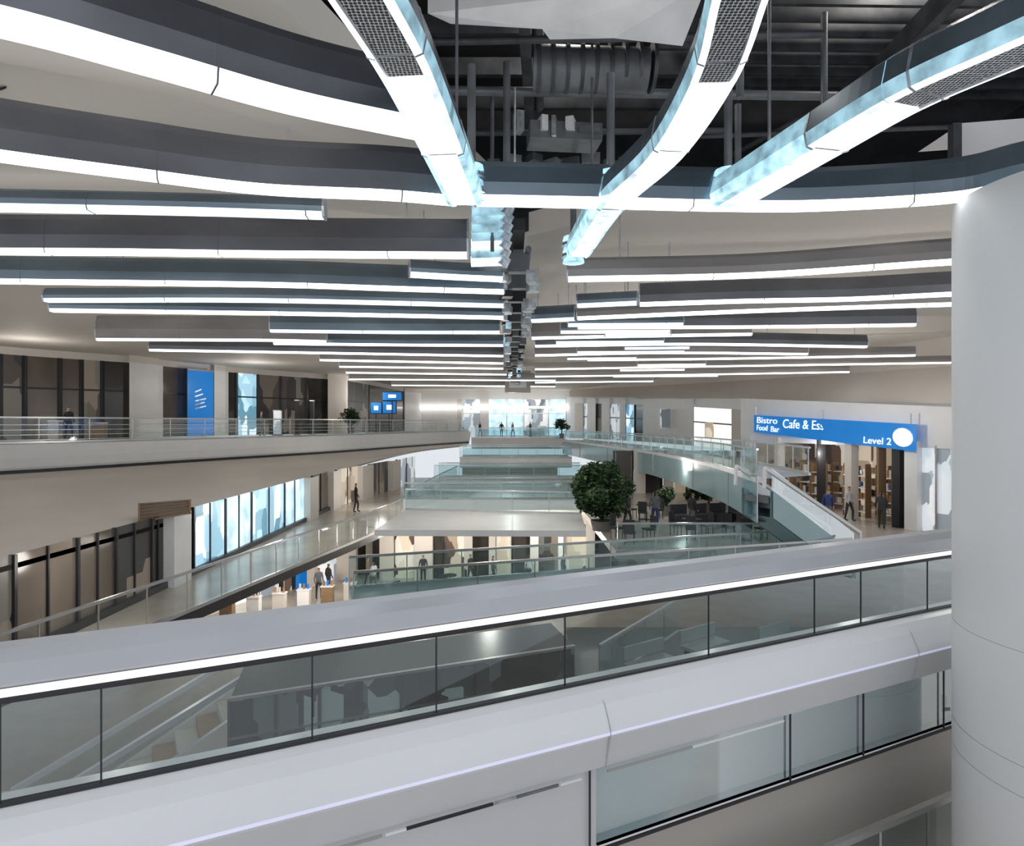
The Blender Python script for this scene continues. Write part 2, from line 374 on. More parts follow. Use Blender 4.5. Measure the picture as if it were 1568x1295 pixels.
# ------------------------------------------------------------------ left upper balcony
LE=cr([(-27,19.5,0),(-21.3,27,0),(-17.4,36,0),(-13,46,0),(-9,58,0),(-4.6,70,0)],6)
LW=cr([(-36,24,0),(-26.7,34,0),(-22.9,39,0),(-13.5,55.5,0),(-11.5,80,0)],6)
mb=MB()
mb.strip(zs(LE,-.9),zs(LW[:len(LE)]+[LW[-1]]*max(0,len(LE)-len(LW)),-.9),'floor_tile')
mb.sweep(zs(LE,-2.0),[(-.02,0),(.06,.12),(.14,.5),(.2,1.1),(-.3,1.1),(-.3,0)],['white','white','white','white','dark_metal','white'])
mb.sweep(zs(LE,-2.14),[(-.1,0),(.02,0),(.02,.14),(-.1,.14)],'dark_metal')
mb.build('balcony_slab')
mb=MB()
A=cr([(-27,19.5,-2.14),(-21.3,27,-2.14),(-17.4,36,-2.14),(-13,46,-2.14),(-9,58,-2.14),(-4.6,70,-2.14)],6)
B=cr([(-11,8.5,-3.1),(-11,14,-3.1),(-11,22.7,-3.15),(-11,38.9,-3.0),(-8.7,57,-2.5),(-4.8,69.5,-2.35)],6)
Mid=[a.lerp(b,.5)+V((0,0,-.12)) for a,b in zip(A,B)]
mb.strip(A,Mid,'cream',True); mb.strip(Mid,B,'cream',True)
mb.strip(B,zs(B,-.12),'cream_dark')
mb.build('bulkhead')
q=[S(213,771,20.9),S(291,765,21.6),S(291,785,20.7),S(213,798,19.9)]
mb=MB()
mb.face(q,'brown_window')
for i in range(6):
    t=i/5; mb.beam(q[0].lerp(q[3],t),q[1].lerp(q[2],t),.06,.04,'wood')
mb.beam(q[0],q[3],.06,.06,'wood'); mb.beam(q[1],q[2],.06,.06,'wood')
mb.build('air_vent')
rail('balcony_railing',zs(LE,-.88),1.12,'glass_clear',2.2,bars=4)
def Yl(u):
    P=[(-400,27),(0,34),(200,39),(540,55.5),(640,80)]
    for (a,y0),(b,y1) in zip(P,P[1:]):
        if u<=b: return y0+(y1-y0)*(u-a)/(b-a)
    return 80
def bays(name,L,yf,z0,z1,head=None,mull='dark_metal',hm='cream',thick=.25):
    mb=MB(); zf=z1 if callable(z1) else (lambda u:z1)
    for a,b,m in L:
        ya,yb=yf(a),yf(b); za,zb=zf(a),zf(b); ha=za if head is None else za-head; hb=zb if head is None else zb-head
        off=.5 if m in('white','cream') else 0
        A0=G(a,ya-off,z0);A1=G(b,yb-off,z0)
        B0=V((A0.x,A0.y,ha));B1=V((A1.x,A1.y,hb))
        if off:
            bk=V((0,.5,0)); mb.face([A0,A1,B1,B0],m); mb.face([A0,B0,B0+bk,A0+bk],m); mb.face([A1,B1,B1+bk,A1+bk],m)
        else:
            mb.face([A0,A1,B1,B0],m)
            mb.box((A0+B0)/2,(thick*.6,thick,ha-z0),mull)
            mb.beam(A0.lerp(B0,.62),A1.lerp(B1,.62),.08,.1,mull)
        if head is not None: mb.face([B0,B1,V((B1.x,B1.y,zb)),V((B0.x,B0.y,za))],hm)
    return mb.build(name)
bays('wall_left',[(-400,-120,'brown_window'),(-120,0,'shop_dark'),(0,38,'shop_dark'),(38,92,'brown_window'),(92,125,'brown_window'),(125,157,'shop_dark'),(157,198,'dark_window'),(198,243,'white'),(243,285,'brown_window'),(285,328,'dark_window'),(328,345,'white'),(345,362,'dark_window'),(362,395,'shop_blue'),(395,430,'shop_dark'),(430,470,'shop_dark'),(470,502,'dark_window'),(502,530,'cream'),(530,565,'shop_dark'),(565,620,'dark_window'),(620,645,'white')],Yl,-.9,4.0,.4)
mb=MB(); a=G(287,Yl(287)-.7,0);b=G(327,Yl(327)-.7,0)
def q4(a,b,z0,z1): return [V((a.x,a.y,z0)),V((b.x,b.y,z0)),V((b.x,b.y,z1)),V((a.x,a.y,z1))]
mb.face(q4(a,b,-.85,3.5),'sign_blue')
for k,(z,l) in enumerate(((.9,.7),(1.15,.6),(1.4,.7),(1.7,.5),(2.0,.4))):
    p=a.lerp(b,.3);q=a.lerp(b,.3+l*.6); mb.face([V((p.x,p.y-.05,z)),V((q.x,q.y-.05,z+.2)),V((q.x,q.y-.05,z+.28)),V((p.x,p.y-.05,z+.09))],'shop_white')
mb.beam(V((a.x,a.y,3.5)),V((b.x,b.y,3.5)),.1,.1,'rail_metal'); mb.beam(V((a.x,a.y,-.85)),V((b.x,b.y,-.85)),.1,.1,'rail_metal'); mb.build('advertising_banner')
# shop fittings on the left gallery: free-standing gates, totems
for u,Y,w_,h_,m in ((425,47,.5,1.8,'shop_white'),(455,49,.25,2.6,'dark_metal'),(478,50,.25,2.6,'dark_metal'),(150,34,.8,.9,'wood'),(85,32.5,.5,1.0,'cloth_white')):
    p=G(u,Y,-.9); mb=MB(); mb.box(p+V((0,0,h_/2)),(w_,.3,h_),m); mb.box(p+V((0,0,.05)),(w_+.15,.45,.1),'dark_metal'); mb.box(p+V((0,0,h_)),(w_+.06,.34,.06),'rail_metal'); mb.build('display_totem')
for u0,u1,v0,v1 in ((568,584,616,632),(586,606,614,632),(586,615,600,612)):
    mb=MB(); Y=56
    A0,A1=S(u0,v1,Y),S(u1,v1,Y); B1,B0=S(u1,v0,Y),S(u0,v0,Y)
    mb.box((A0+B1)/2+V((0,.1,0)),((A1-A0).length+.15,.1,(B1-A1).length+.15),'dark_metal'); mb.face([A0,A1,B1,B0],'sign_blue'); mb.face([A0.lerp(B1,.3)+V((0,-.02,0)),A1.lerp(B0,.3)+V((0,-.02,0)),B1.lerp(A0,.3)+V((0,-.02,0)),B0.lerp(A1,.3)+V((0,-.02,0))],'sign_text')
    mb.beam((A0+A1)/2,V(((A0.x+A1.x)/2,Y,-.9)),.08,.08,'dark_metal')
    mb.build('digital_display')
# ------------------------------------------------------------------ left middle level
ME=cr([(-10.6,9,0),(-9.9,12.5,0),(-9.1,16.6,0),(-7.9,23,0),(-6.1,33,0),(-6.2,42,0),(-5.2,62,0)],5)
mb=MB()
mb.sweep(zs(ME,-5.5),[(-6,0),(0,0),(0,.3),(-6,.3)],['cream_dark','dark_metal','floor_tile','cream'])
mb.build('mezzanine_slab')
rail('mezzanine_railing',zs(ME,-5.18),1.1,'glass_clear',1.5)
mb=MB()
bl=[(9,11.5,'brown_window'),(11.5,14.4,'shop_dark'),(14.4,16.5,'brown_window'),(16.5,18.1,'brown_window'),(18.1,19.9,'shop_dark'),(19.9,20.6,'dark_window'),(20.6,21.7,'white'),(21.7,22.5,'dark_window'),(22.5,25,'shop_blue'),(25,27.5,'window_glow'),(27.5,31.5,'shop_blue'),(31.5,34.5,'window_glow'),(34.5,36,'cream'),(36,39,'brown_window'),(39,40.5,'cream'),(40.5,44,'shop_warm'),(44,46,'cream'),(46,50,'shop_dark'),(50,52,'cream'),(52,57,'shop_white')]
def mx(y): return -11 if y<40 else -11+(y-40)*.15
for a,b,m in bl:
    off=.35 if m in('white','cream') else 0
    A0,A1=V((mx(a)+off,a,-5.2)),V((mx(b)+off,b,-5.2)); B0,B1=V((A0.x,a,-2.9)),V((A1.x,b,-2.9))
    mb.face([A0,A1,B1,B0],m)
    if off: mb.face([A0,B0,B0-V((off,0,0)),A0-V((off,0,0))],m)
    else:
        mb.box((mx(a),a,-4.05),(.14,.09,2.3),'dark_metal'); mb.box((mx((a+b)/2)+.02,(a+b)/2,-4.05),(.06,.05,2.3),'dark_metal')
mb.box((-10.95,24.5,-5.1),(.2,31,.2),'dark_metal')
mb.build('wall_mezzanine_left')
def Y1(u): return 32+(u-300)*.036
bays('wall_ground_left',[(200,310,'cream'),(310,345,'white'),(345,395,'soffit_glow'),(395,430,'shop_white'),(430,450,'shop_warm'),(450,470,'sign_blue'),(470,482,'cream'),(482,515,'shop_white'),(515,545,'cream'),(545,560,'dark_window'),(560,590,'cream'),(590,600,'dark_window')],Y1,-9.5,-5.5,.9)
for k in range(6):
    x=-13.6+k*1.0; Y=31.2+k*.7; mb=MB()
    mb.box((x,Y,-9.0),(.6,.4,1.0),['wood','white','cream','white','wood','cream'][k]); mb.box((x,Y,-8.48),(.66,.45,.05),'white')
    for j in range(3): mb.cyl((x-.2+.2*j,Y,-8.45),(x-.2+.2*j,Y,-8.2),.06,['wood','sign_blue','orange','cloth_white'][(j+k)%4],8)
    mb.build('display_stand')
# ------------------------------------------------------------------ central ground shops
mb=MB(); x=-8.5
seq=[('dark_window',.5),('cream',.8),('shop_warm',1.3),('cream',1.1),('dark_window',.6),('shop_warm',1.3),('cream',.5),('dark_window',1.0),('cream',.4),('shop_warm',1.0),('dark_window',1.1),('cream',.5),('shop_dark',1.2),('white',.3),('shop_warm',1.4),('cream',.5),('dark_window',1.4),('shop_dark',2)]
for m,wd in seq:
    Y=40-(.6 if m in('cream','white') else 0)
    mb.face([V((x,Y,-9.5)),V((x+wd,Y,-9.5)),V((x+wd,Y,-5.2)),V((x,Y,-5.2))],m)
    if m in('cream','white'):
        mb.face([V((x,Y,-9.5)),V((x,40,-9.5)),V((x,40,-5.2)),V((x,Y,-5.2))],m); mb.face([V((x+wd,Y,-9.5)),V((x+wd,40,-9.5)),V((x+wd,40,-5.2)),V((x+wd,Y,-5.2))],m)
    else: mb.box((x,39.95,-7.3),(.08,.1,4.2),'dark_metal'); mb.box((x+wd/2,39.95,-6.6),(wd,.1,.08),'dark_metal')
    x+=wd
mb.face([V((-8.5,39.3,-6.1)),V((x,39.3,-6.1)),V((x,39.3,-5.2)),V((-8.5,39.3,-5.2))],'cream')
mb.build('wall_ground_back')
def table(x,y,z=-9.5):
    mb=MB(); mb.cyl((x,y,z+.72),(x,y,z+.76),.42,'fabric_dark',16); mb.cyl((x,y,z),(x,y,z+.72),.04,'rail_metal',8); mb.cyl((x,y,z),(x,y,z+.03),.26,'dark_metal',12)
    mb.build('cafe_table')
    for a in (0.3,2.4,4.4):
        cx,cy=x+.75*math.cos(a),y+.75*math.sin(a); mb=MB(); mb.box((cx,cy,z+.45),(.42,.42,.06),'fabric_dark',a)
        mb.box((cx+.2*math.cos(a),cy+.2*math.sin(a),z+.75),(.05,.42,.5),'fabric_dark',a)
        for sx in(-.17,.17):
            for sy in(-.17,.17):
                o=Matrix.Rotation(a,3,'Z')@V((sx,sy,0)); mb.cyl((cx+o.x,cy+o.y,z),(cx+o.x,cy+o.y,z+.44),.018,'dark_metal',6)
        mb.build('cafe_chair')
for x,y in ((-5.5,34.5),(-3,35.2),(-.5,36),(2,36.4),(-3.6,37.6),(4.2,36.4),(.6,33.6),(-2,33.2)): table(x,y)
for x,y in ((4.9,26.6),(7.6,27.6),(9.6,26.8),(6.6,32.5)): table(x,y,-4.8)
# ------------------------------------------------------------------ cross bridges
def bridge(P0,P1,P2,P3,th,top='floor_white',gm='glass_teal',front=False,h=1.05):
    r=empty('pedestrian_bridge'); mb=MB(); t=[V(P0),V(P1),V(P2),V(P3)]; b=[p-V((0,0,th)) for p in t]
    mb.face(t,top); mb.face(b[::-1],'cream')
    for i in range(4):
        j=(i+1)%4; mb.face([t[i],b[i],b[j],t[j]],'white')
    mb.build('deck',r)
    rail('back_railing',[V(P3),V(P2)],h,gm,1.8,parent=r)
    if front: rail('front_railing',[V(P0),V(P1)],h,gm,1.8,parent=r)
bridge((-5.6,26.6,-4.35),(3.0,26.4,-4.35),(3.3,31,-4.35),(-5.3,32.6,-4.35),.25)
bridge((-6.0,36,-4.2),(4.5,36,-4.2),(4.5,39,-4.2),(-6.0,39,-4.2),.6,front=True,h=.9)
bridge((-5.6,47,-4.1),(5.2,47,-4.1),(5.2,50,-4.1),(-5.6,50,-4.1),.9,front=True)
bridge((-4.8,60,-3.2),(5.5,60,-3.2),(5.5,64,-3.2),(-4.8,64,-3.2),.9,front=True)
bridge((-4.4,70.6,-1.6),(5.6,70.6,-1.6),(6.5,79,-1.6),(-4.4,79,-1.6),1.2,top='floor_tile',front=True)
mb=MB(); mb.box((-.2,55,-5.6),(9.6,9,.3),'floor_teal'); mb.box((-.2,66,-7),(9.6,.3,7),'cream'); mb.build('floor_mezzanine')
OW=cr([V((-4.2,17.3,-4.9)),V((3,19.6,-4.9)),V((11.6,22.3,-4.9))],6)
ro=empty('walkway')
mb=MB(); mb.sweep(OW,[(-2.0,-.3),(0,-.3),(0,0),(-2.0,0)],['cream_dark','grey_fascia','floor_teal','grey_fascia']); mb.build('deck',ro)
rail('front_railing',zs(OW,0),.95,'glass_teal',1.7,parent=ro)
OB=[p+V((-.6,1.95,0)) for p in OW]; rail('back_railing',OB,.95,'glass_teal',1.7,parent=ro)
# ------------------------------------------------------------------ right platform, store
mb=MB(); mb.box((14.1,35.5,-4.95),(20.4,22,.3),'floor_tile'); mb.build('floor_concourse')
rail('concourse_railing',[V((4.0,24.7,-4.8)),V((11.5,24.7,-4.8))],1.0,'glass_teal',1.5)
def Yr(u): return 39+(u-1150)*(29.4-39)/250
mb=MB()
pa,pb=G(1150,39,0),G(1400,29.4,0)
d=(pb-pa).normalized(); nrm=V((d.y,-d.x,0)); back=-nrm if (-nrm).y>0 else nrm
L=(pb-pa).length
def SP(t,o,z): return pa+d*(t*L)+back*o+V((0,0,z))
mb.face([SP(0,4,-4.8),SP(1,4,-4.8),SP(1,4,-.8),SP(0,4,-.8)],'shop_warm'); mb.face([SP(0,0,-.8),SP(1,0,-.8),SP(1,4,-.8),SP(0,4,-.8)],'cream')
for k in range(6):
    for r in (1,2.6): mb.box(SP(.1+k*.16,r,-.83),(.5,.5,.04),'soffit_glow')
mb.face([SP(0,0,-4.8),SP(0,4,-4.8),SP(0,4,-.8),SP(0,0,-.8)],'cream'); mb.face([SP(1,0,-4.8),SP(1,4,-4.8),SP(1,4,-.8),SP(1,0,-.8)],'cream')
for t,wd,m in ((.0,.5,'white'),(.22,.3,'cream'),(.5,.12,'dark_metal'),(.68,.4,'cream'),(.84,.12,'wood'),(.93,.4,'dark_metal'),(1.0,.6,'white')):
    p=SP(t,0,-2.8); mb.box(p,(wd,.5,4.0),m,math.atan2(d.y,d.x))
mb.face([SP(-.08,-.05,-1.1),SP(1.3,-.05,-1.1),SP(1.3,-.05,.6),SP(-.08,-.05,1.5)],'white')
mb.face([SP(1.02,.1,-4.8),SP(1.3,.1,-4.8),SP(1.3,.1,-1),SP(1.02,.1,-1)],'shop_white')
for t in (1.1,1.2): mb.box(SP(t,0,-2.9),(.08,.1,3.8),'rail_metal',math.atan2(d.y,d.x))
mb.build('wall_right_storefront')
mb=MB()
for t in (.08,.16,.3,.38,.58,.64,.78,.88):
    for r in (1.2,2.8):
        p=SP(t,r,-3.5)
        for sg in(-1,1): mb.box(p+d*sg*.36,(.04,.4,2.6),'wood',math.atan2(d.y,d.x))
        for k in range(4):
            p=SP(t,r,-4.5+k*.6); mb.box(p,(.7,.4,.04),'white',math.atan2(d.y,d.x))
            for j in range(3):
                p=SP(t+(j-1)*.018,r,-4.3+k*.6); mb.box(p,(.14,.2,random.uniform(.2,.38)),random.choice(['orange','cream','cloth_white','wood','blue_cloth','cream','fabric_dark']))
mb.build('shop_shelving')
A0=S(1155,661,Yr(1155)-.6);A1=S(1403,691,Yr(1400)-.6);B1=S(1403,649,Yr(1400)-.6);B0=S(1155,635,Yr(1155)-.6)
root=empty('blue_shop_sign')
mb=MB(); bk=V((.1,.35,0))
mb.face([A0,A1,B1,B0],'sign_blue'); mb.face([B0,B1,B1+bk,B0+bk],'sign_blue'); mb.face([A0,A1,A1+bk,A0+bk],'sign_blue'); mb.face([A0+bk,A1+bk,B1+bk,B0+bk],'sign_blue'); mb.face([A0,B0,B0+bk,A0+bk],'sign_blue'); mb.face([A1,B1,B1+bk,A1+bk],'sign_blue')
fo=V((-.03,-.05,0))
def sp(s,t): return A0.lerp(A1,s).lerp(B0.lerp(B1,s),t)+fo
c=sp(.935,.48); ex=(A1-A0).normalized(); ez=V((0,0,1))
mb.face([c+ex*.5*math.cos(k*.4)+ez*.42*math.sin(k*.4) for k in range(16)],'sign_text')
for s in (.02,.5,.98): mb.beam(sp(s,.98)+bk*.5,sp(s,.98)+bk*.5+V((0,0,.5)),.05,.05,'rail_metal')
mb.build('sign_panel',root)
Zs=(B0-A0).normalized()
def text(s,pos,size,parent,width,m='sign_text'):
    cu=bpy.data.curves.new('lettering','FONT'); cu.body=s; cu.size=size; cu.extrude=.01
    o=bpy.data.objects.new('lettering',cu); cu.materials.append(M[m]); bpy.context.collection.objects.link(o)
    bpy.context.view_layer.update()
    sx=width/max(.1,o.dimensions.x)
    R=Matrix((ex,Zs,ex.cross(Zs))).transposed().to_4x4(); o.matrix_world=Matrix.Translation(pos+V((0,0,EZ)))@R@Matrix.Diagonal((sx,1,1,1)); o.parent=parent
LS=(A1-A0).length
text('Bistro',sp(.02,.56)+fo,.5,root,LS*.15); text('Food',sp(.02,.14)+fo,.45,root,LS*.08); text('Bar',sp(.13,.14)+fo,.45,root,LS*.06)
text('Cafe & Essentials  8LT8U',sp(.22,.42)+fo,.68,root,LS*.64); text('Level 2',sp(.73,.1)+fo,.45,root,LS*.14)
mb=MB()
top=[S(872,596,78),S(1000,590,60),S(1200,578,42),S(1455,560,30),S(1700,545,24)]
bot=[S(872,607,76),S(1000,608,58),S(1200,612,40),S(1455,617,28.4),S(1700,622,22.5)]
mb.strip(top,bot,'cream'); mb.strip(bot,[p+V((0.8,4,.0)) for p in bot],'white')
mb.strip(top,[V((p.x,p.y,ZC-.02)) for p in top],'cream'); mb.build('soffit_right')
def Yq(u): return 80+(u-868)*(39.5-80)/(1150-868)
def Zq(u): return 3.15+(u-868)*(1.45-3.15)/282
bays('wall_right',[(868,880,'white'),(880,893,'cream'),(893,900,'shop_white'),(900,912,'white'),(912,922,'shop_dark'),(922,934,'white'),(934,950,'shop_white'),(950,958,'white'),(958,972,'shop_blue'),(972,986,'dark_window'),(986,1002,'white'),(1002,1048,'white'),(1048,1062,'white'),(1062,1124,'soffit_glow'),(1124,1150,'cream')],Yq,-1.8,Zq,.7,hm='white')
for (u,z,w_,h_) in ((1025,.4,1.7,1.7),(1090,-.5,1.0,1.1)):
    p=G(u,Yq(u)-.8,z); mb=MB(); ang=math.atan2(-1,.32)*0
    mb.box((p.x,p.y,z),(w_,.08,h_),'rail_metal'); mb.box((p.x,p.y-.05,z),(w_*.94,.04,h_*.94),'shop_white' if u<1050 else 'shop_warm'); mb.build('wall_poster')
RE=cr([G(862,70,-1.85),G(905,58,-1.85),G(1000,41,-1.85),G(1090,29,-1.85),G(1160,21.5,-1.85)],6)
rg=empty('gallery')
mb=MB()
mb.strip(RE,zs(RE,-1.45),'teal_panel',True)
mb.sweep(RE,[(-.15,-.12),(.05,-.12),(.05,.05),(-.15,.05)],'white')
RE2=[p+V((2.4,1.5,0)) for p in RE]
mb.strip(RE,RE2,'floor_tile'); mb.strip(zs(RE,-1.45),zs(RE2,-1.45),'cream')
for p in RE[::4]: mb.box(p+V((-.02,-.03,-.7)),(.03,.03,1.4),'rail_metal')
mb.build('slab',rg)
rail('inner_railing',RE,.98,'glass_teal',1.8,parent=rg)
rail('outer_railing',RE2,.98,'glass_clear',1.8,parent=rg)
mb=MB(); x=7
for m,wd in [('shop_dark',1.3),('cream',.8),('dark_window',1.2),('cream',.7),('shop_warm',1.0),('shop_dark',1.5),('cream',.6),('shop_warm',1.4),('shop_dark',3)]:
    yy=45-(.5 if m=='cream' else 0); mb.face([V((x,yy,-4.8)),V((x+wd,yy,-4.8)),V((x+wd,yy,-1.9)),V((x,yy,-1.9))],m); mb.box((x,44.9,-3.35),(.1,.1,2.9),'dark_metal'); x+=wd
mb.build('wall_concourse_back')
# ------------------------------------------------------------------ escalators
def escalator(p,q,wd=1.1,side='teal_panel',gm='glass_teal',cap='white',st=('plenum_duct','silver')):
    p=V(p);q=V(q); h=V((q.x-p.x,q.y-p.y,0)).normalized(); s=V((h.y,-h.x,0))*wd/2; mb=MB()
    for sg in(-1,1):
        a=p+s*sg;b=q+s*sg; dn=V((0,0,-.75)); up=V((0,0,.12)); g=V((0,0,.85)); o=s.normalized()*.12*sg
        mb.face([a+dn,b+dn,b+up,a+up],side); mb.face([a+dn+o,b+dn+o,b+up+o,a+up+o],side); mb.face([a+up,b+up,b+up+o,a+up+o],cap)
        mb.face([a+up+o*.5,b+up+o*.5,b+g+o*.5,a+g+o*.5],gm)
        mb.beam(a+g+o*.5-h*.3,b+g+o*.5+h*.3,.12,.1,cap)
        for e,k in((a,-1),(b,1)): mb.beam(e+g+o*.5+h*.3*k,e+up+o*.5+h*.34*k+V((0,0,.1)),.09,.08,cap)
    dn=V((0,0,-.75)); mb.face([p-s+dn,p+s+dn,q+s+dn,q-s+dn],side)
    n=max(6,int(abs(q.z-p.z)/.2))
    for i in range(n):
        c=p.lerp(q,(i+.5)/n); mb.box(c+V((0,0,-.1)),((q-p).length/n,wd*.92,.2),st[i%2],math.atan2(h.y,h.x))
    return mb.build('escalator')
escalator((11.7,23.4,-4.7),(8.1,21.6,-2.3),1.1)
escalator((-8.6,11.6,-7.6),(-5.2,13.6,-5.5),1.1,'cream','glass_clear','rail_grey',('cream_dark','wood'))
escalator((10.5,17,-5.8),(6.3,13.5,-8.5),1.0,'teal_panel','glass_teal','rail_grey')
mb=MB()
mb.box((-1.6,12.6,-5.95),(6.2,7.5,.3),'floor_dark'); mb.box((6.2,14.8,-5.95),(9.4,7.5,.3),'floor_mid')
mb.box((-9,9,-7.7),(7,9,.2),'cream'); mb.build('floor_intermediate')
# dark box added beyond the parapet; its panes imitate the glass reflections
mb=MB(); P0=V((-4.75,11.0,-5.8)); P1=V((1.3,13.6,-5.8)); kk=9
for i in range(kk):
    a=P0.lerp(P1,i/kk); b=P0.lerp(P1,(i+1)/kk); h_=1.15
    mb.face([a,b,b+V((0,0,h_)),a+V((0,0,h_))],'reflection_panes'); mb.box(a+V((0,-.02,h_/2)),(.05,.05,h_),'dark_metal')
    mb.face([a+V((0,0,h_)),b+V((0,0,h_)),b+V((-.4,1.6,h_)),a+V((-.4,1.6,h_))],'floor_dark')
mb.beam(P0+V((0,-.05,1.17)),P1+V((0,-.05,1.17)),.08,.05,'rail_metal'); mb.beam(P0+V((0,-.05,.5)),P1+V((0,-.05,.5)),.05,.03,'rail_metal')
mb.face([P0,P0+V((-.4,1.6,0)),P0+V((-.4,1.6,1.15)),P0+V((0,0,1.15))],'reflection_panes')
mb.build('reflection_kiosk')
for k in range(6):
    mb=MB(); x=-3.6+k*1.0; y=9.9+.42*k
    mb.box((x,y,-5.6),(.6,.4,.4),'dark_metal',.3); mb.box((x,y,-5.39),(.64,.45,.03),'plenum_duct',.3); mb.box((x,y+.2,-5.15),(.45,.04,.36),['floor_teal','reflection_panes','floor_mid'][k%3],.3); mb.build('information_desk')
for x,y in ((3.2,15),(4.8,16.2),(6.8,16.4)):
    mb=MB(); mb.box((x,y,-5.5),(1.3,.5,.08),'floor_teal',.6); mb.box((x-.14,y+.2,-5.25),(1.3,.06,.3),'floor_teal',.6)
    for k in(-.5,.5): mb.box((x+k*.8,y+k*.5,-5.68),(.1,.4,.25),'dark_metal',.6)
    mb.build('bench')
rail('intermediate_railing',[V((1.9,14.2,-5.8)),V((4.6,18.0,-5.8))],.95,'glass_teal',1.2)
# ------------------------------------------------------------------ far wall
def Yf(u): return 80
bays('wall_back',[(560,640,'cream'),(640,700,'white'),(700,707,'cream'),(707,735,'shop_white'),(735,748,'white'),(748,776,'window_glow'),(776,802,'window_glow'),(802,840,'shop_white'),(840,866,'window_glow'),(866,900,'white')],Yf,-1.6,4,1.1,hm='white',mull='white')
mb=MB(); mb.box((-2,79.2,1.9),(26,.5,.25),'led_warm'); mb.build('cove_light')
# ------------------------------------------------------------------ foreground parapet
def BP(x,z=0): return V((x,6.28+.498*x,z))
BX=[BP(-6.5+i*.7) for i in range(21)]
mb=MB()
mb.sweep(BX,[(-.35,-2.72),(-.05,-2.66),(.02,-2.65),(.12,-2.69),(.22,-2.79),(.30,-2.96),(.325,-3.03),(.325,-3.06),(.29,-3.10),(.24,-3.40),(.16,-3.44),(-.3,-3.44)],['white_gloss','white_gloss','white_gloss','white_gloss','white_gloss','white_gloss','lavender_highlight','white_gloss','grey_fascia','dark_metal','grey_fascia','grey_fascia'],smooth=False)
for x in (.82,5.2,-3.6):
    c=BP(x); t=V((.895,.446,0))
    mb.sweep([c-t*.004,c+t*.004],[(.02,-2.645),(.225,-2.785),(.33,-3.0),(.33,-3.07),(.245,-3.41),(.2,-3.41),(.2,-2.9),(0,-2.7)],'seam')
mb.build('parapet_ledge')
mb=MB()
mb.sweep(BX,[(-.22,-1.60),(-.12,-1.545),(.05,-1.55),(.15,-1.62),(.17,-1.76),(.12,-1.80),(-.18,-1.80)],['rail_grey']*7,smooth=False)
mb.sweep(BX,[(-.1,-1.865),(.11,-1.865),(.13,-1.80),(-.1,-1.80)],['led_warm','soffit_glow','rail_grey','rail_grey'])
mb.sweep(BX,[(-.03,-1.93),(.05,-1.93),(.06,-1.87),(-.03,-1.87)],'dark_metal')
mb.build('parapet_handrail')
mb=MB()
mb.strip(zs(BX,-2.65),zs(BX,-1.925),'glass_front')
for u in (-300,0,155,478,668,865,1085,1247,1318,1420):
    k=(u-CU)/F; Y=6.28/(1-.498*k); mb.box((k*Y,Y,-2.29),(.012,.016,.73),'dark_metal',.46)
mb.sweep(zs(BX,-2.65),[(-.03,0),(.03,0),(.03,.025),(-.03,.025)],'dark_metal')
mb.build('parapet_glass')
mb=MB()
off=V((.446,-.895,0))*.14
LX=[BP(-6.5+i*.7)+off for i in range(21)]; SPL=BP(.78)+off
R_=[SPL]+[p for p in LX if p.x>.95]; L_=[p for p in LX if p.x<.7]+[SPL]
mb.strip(zs(L_,-3.44),zs(L_,-4.9),'grey_fascia')
mb.strip(zs(R_,-3.44),zs(R_,-4.2),'glass_low')
bo=V((-.06,.12,0))
mb.strip(zs([p+bo for p in R_],-3.44),zs([p+bo for p in R_],-4.25),'white')
mb.strip(zs([p+bo for p in R_],-4.22),zs([p-bo*.2 for p in R_],-4.22),'teal_panel')
mb.sweep(zs(R_,-4.24),[(-.02,0),(.03,0),(.03,.02),(-.02,.02)],'white')
mb.sweep(zs(R_,-4.28),[(-.02,0),(.04,0),(.04,.035),(-.02,.035)],'dark_metal')
for u in (903,1210,1322,1445):
    k=(u-CU)/F; Y=(6.28-.2)/(1-.498*k); mb.box((k*Y,Y,-3.83),(.014,.02,.8),'dark_metal',.46)
for u0,u1,m in ((370,585,'rail_metal'),(590,622,'white'),(622,755,'dark_metal'),(757,790,'silver'),(790,855,'plenum_duct'),(858,890,'white'),(930,1060,'rail_metal'),(1060,1200,'white')):
    k=(u0-CU)/F; k1=(u1-CU)/F; a=(6.28-.32)/(1-.498*k); b=(6.28-.32)/(1-.498*k1)
    mb.beam((k*a,a,-3.425),(k1*b,b,-3.425),.02,.022,m)
mb.build('lower_parapet_glass')
mb=MB()
W_=[p+V((-.2,.35,0)) for p in LX]
mb.strip(zs(W_,-4.2),zs(W_,-9.5),'cream_dark'); mb.build('wall_front_lower')
Q_=[p+V((.05,-.1,-6.0)) for p in LX if p.x>1.5]
rail('lower_balustrade',Q_,.85,'glass_front',1.0,r=.04)
# ------------------------------------------------------------------ column
mb=MB(); cx,cy,R=6.72,7.30,1.5; n=96
zz=[2.62,-2.38,-2.386,-3.57,-3.576,-3.89,-3.896,-9.5]
for i in range(len(zz)-1):
    seam=(i%2==1)
    mb.cyl((cx,cy,zz[i]),(cx,cy,zz[i+1]),R-(.003 if seam else 0),'seam' if seam else 'column_paint',n,caps=(i==0))
mb.build('round_column')
mb=MB(); p=G(1445,9.2,0); mb.box((p.x,p.y,-3.95),(.05,.05,.22),'dark_metal'); mb.box((p.x,p.y-.04,-4.0),(.1,.05,.05),'rail_metal'); mb.build('glass_clamp')
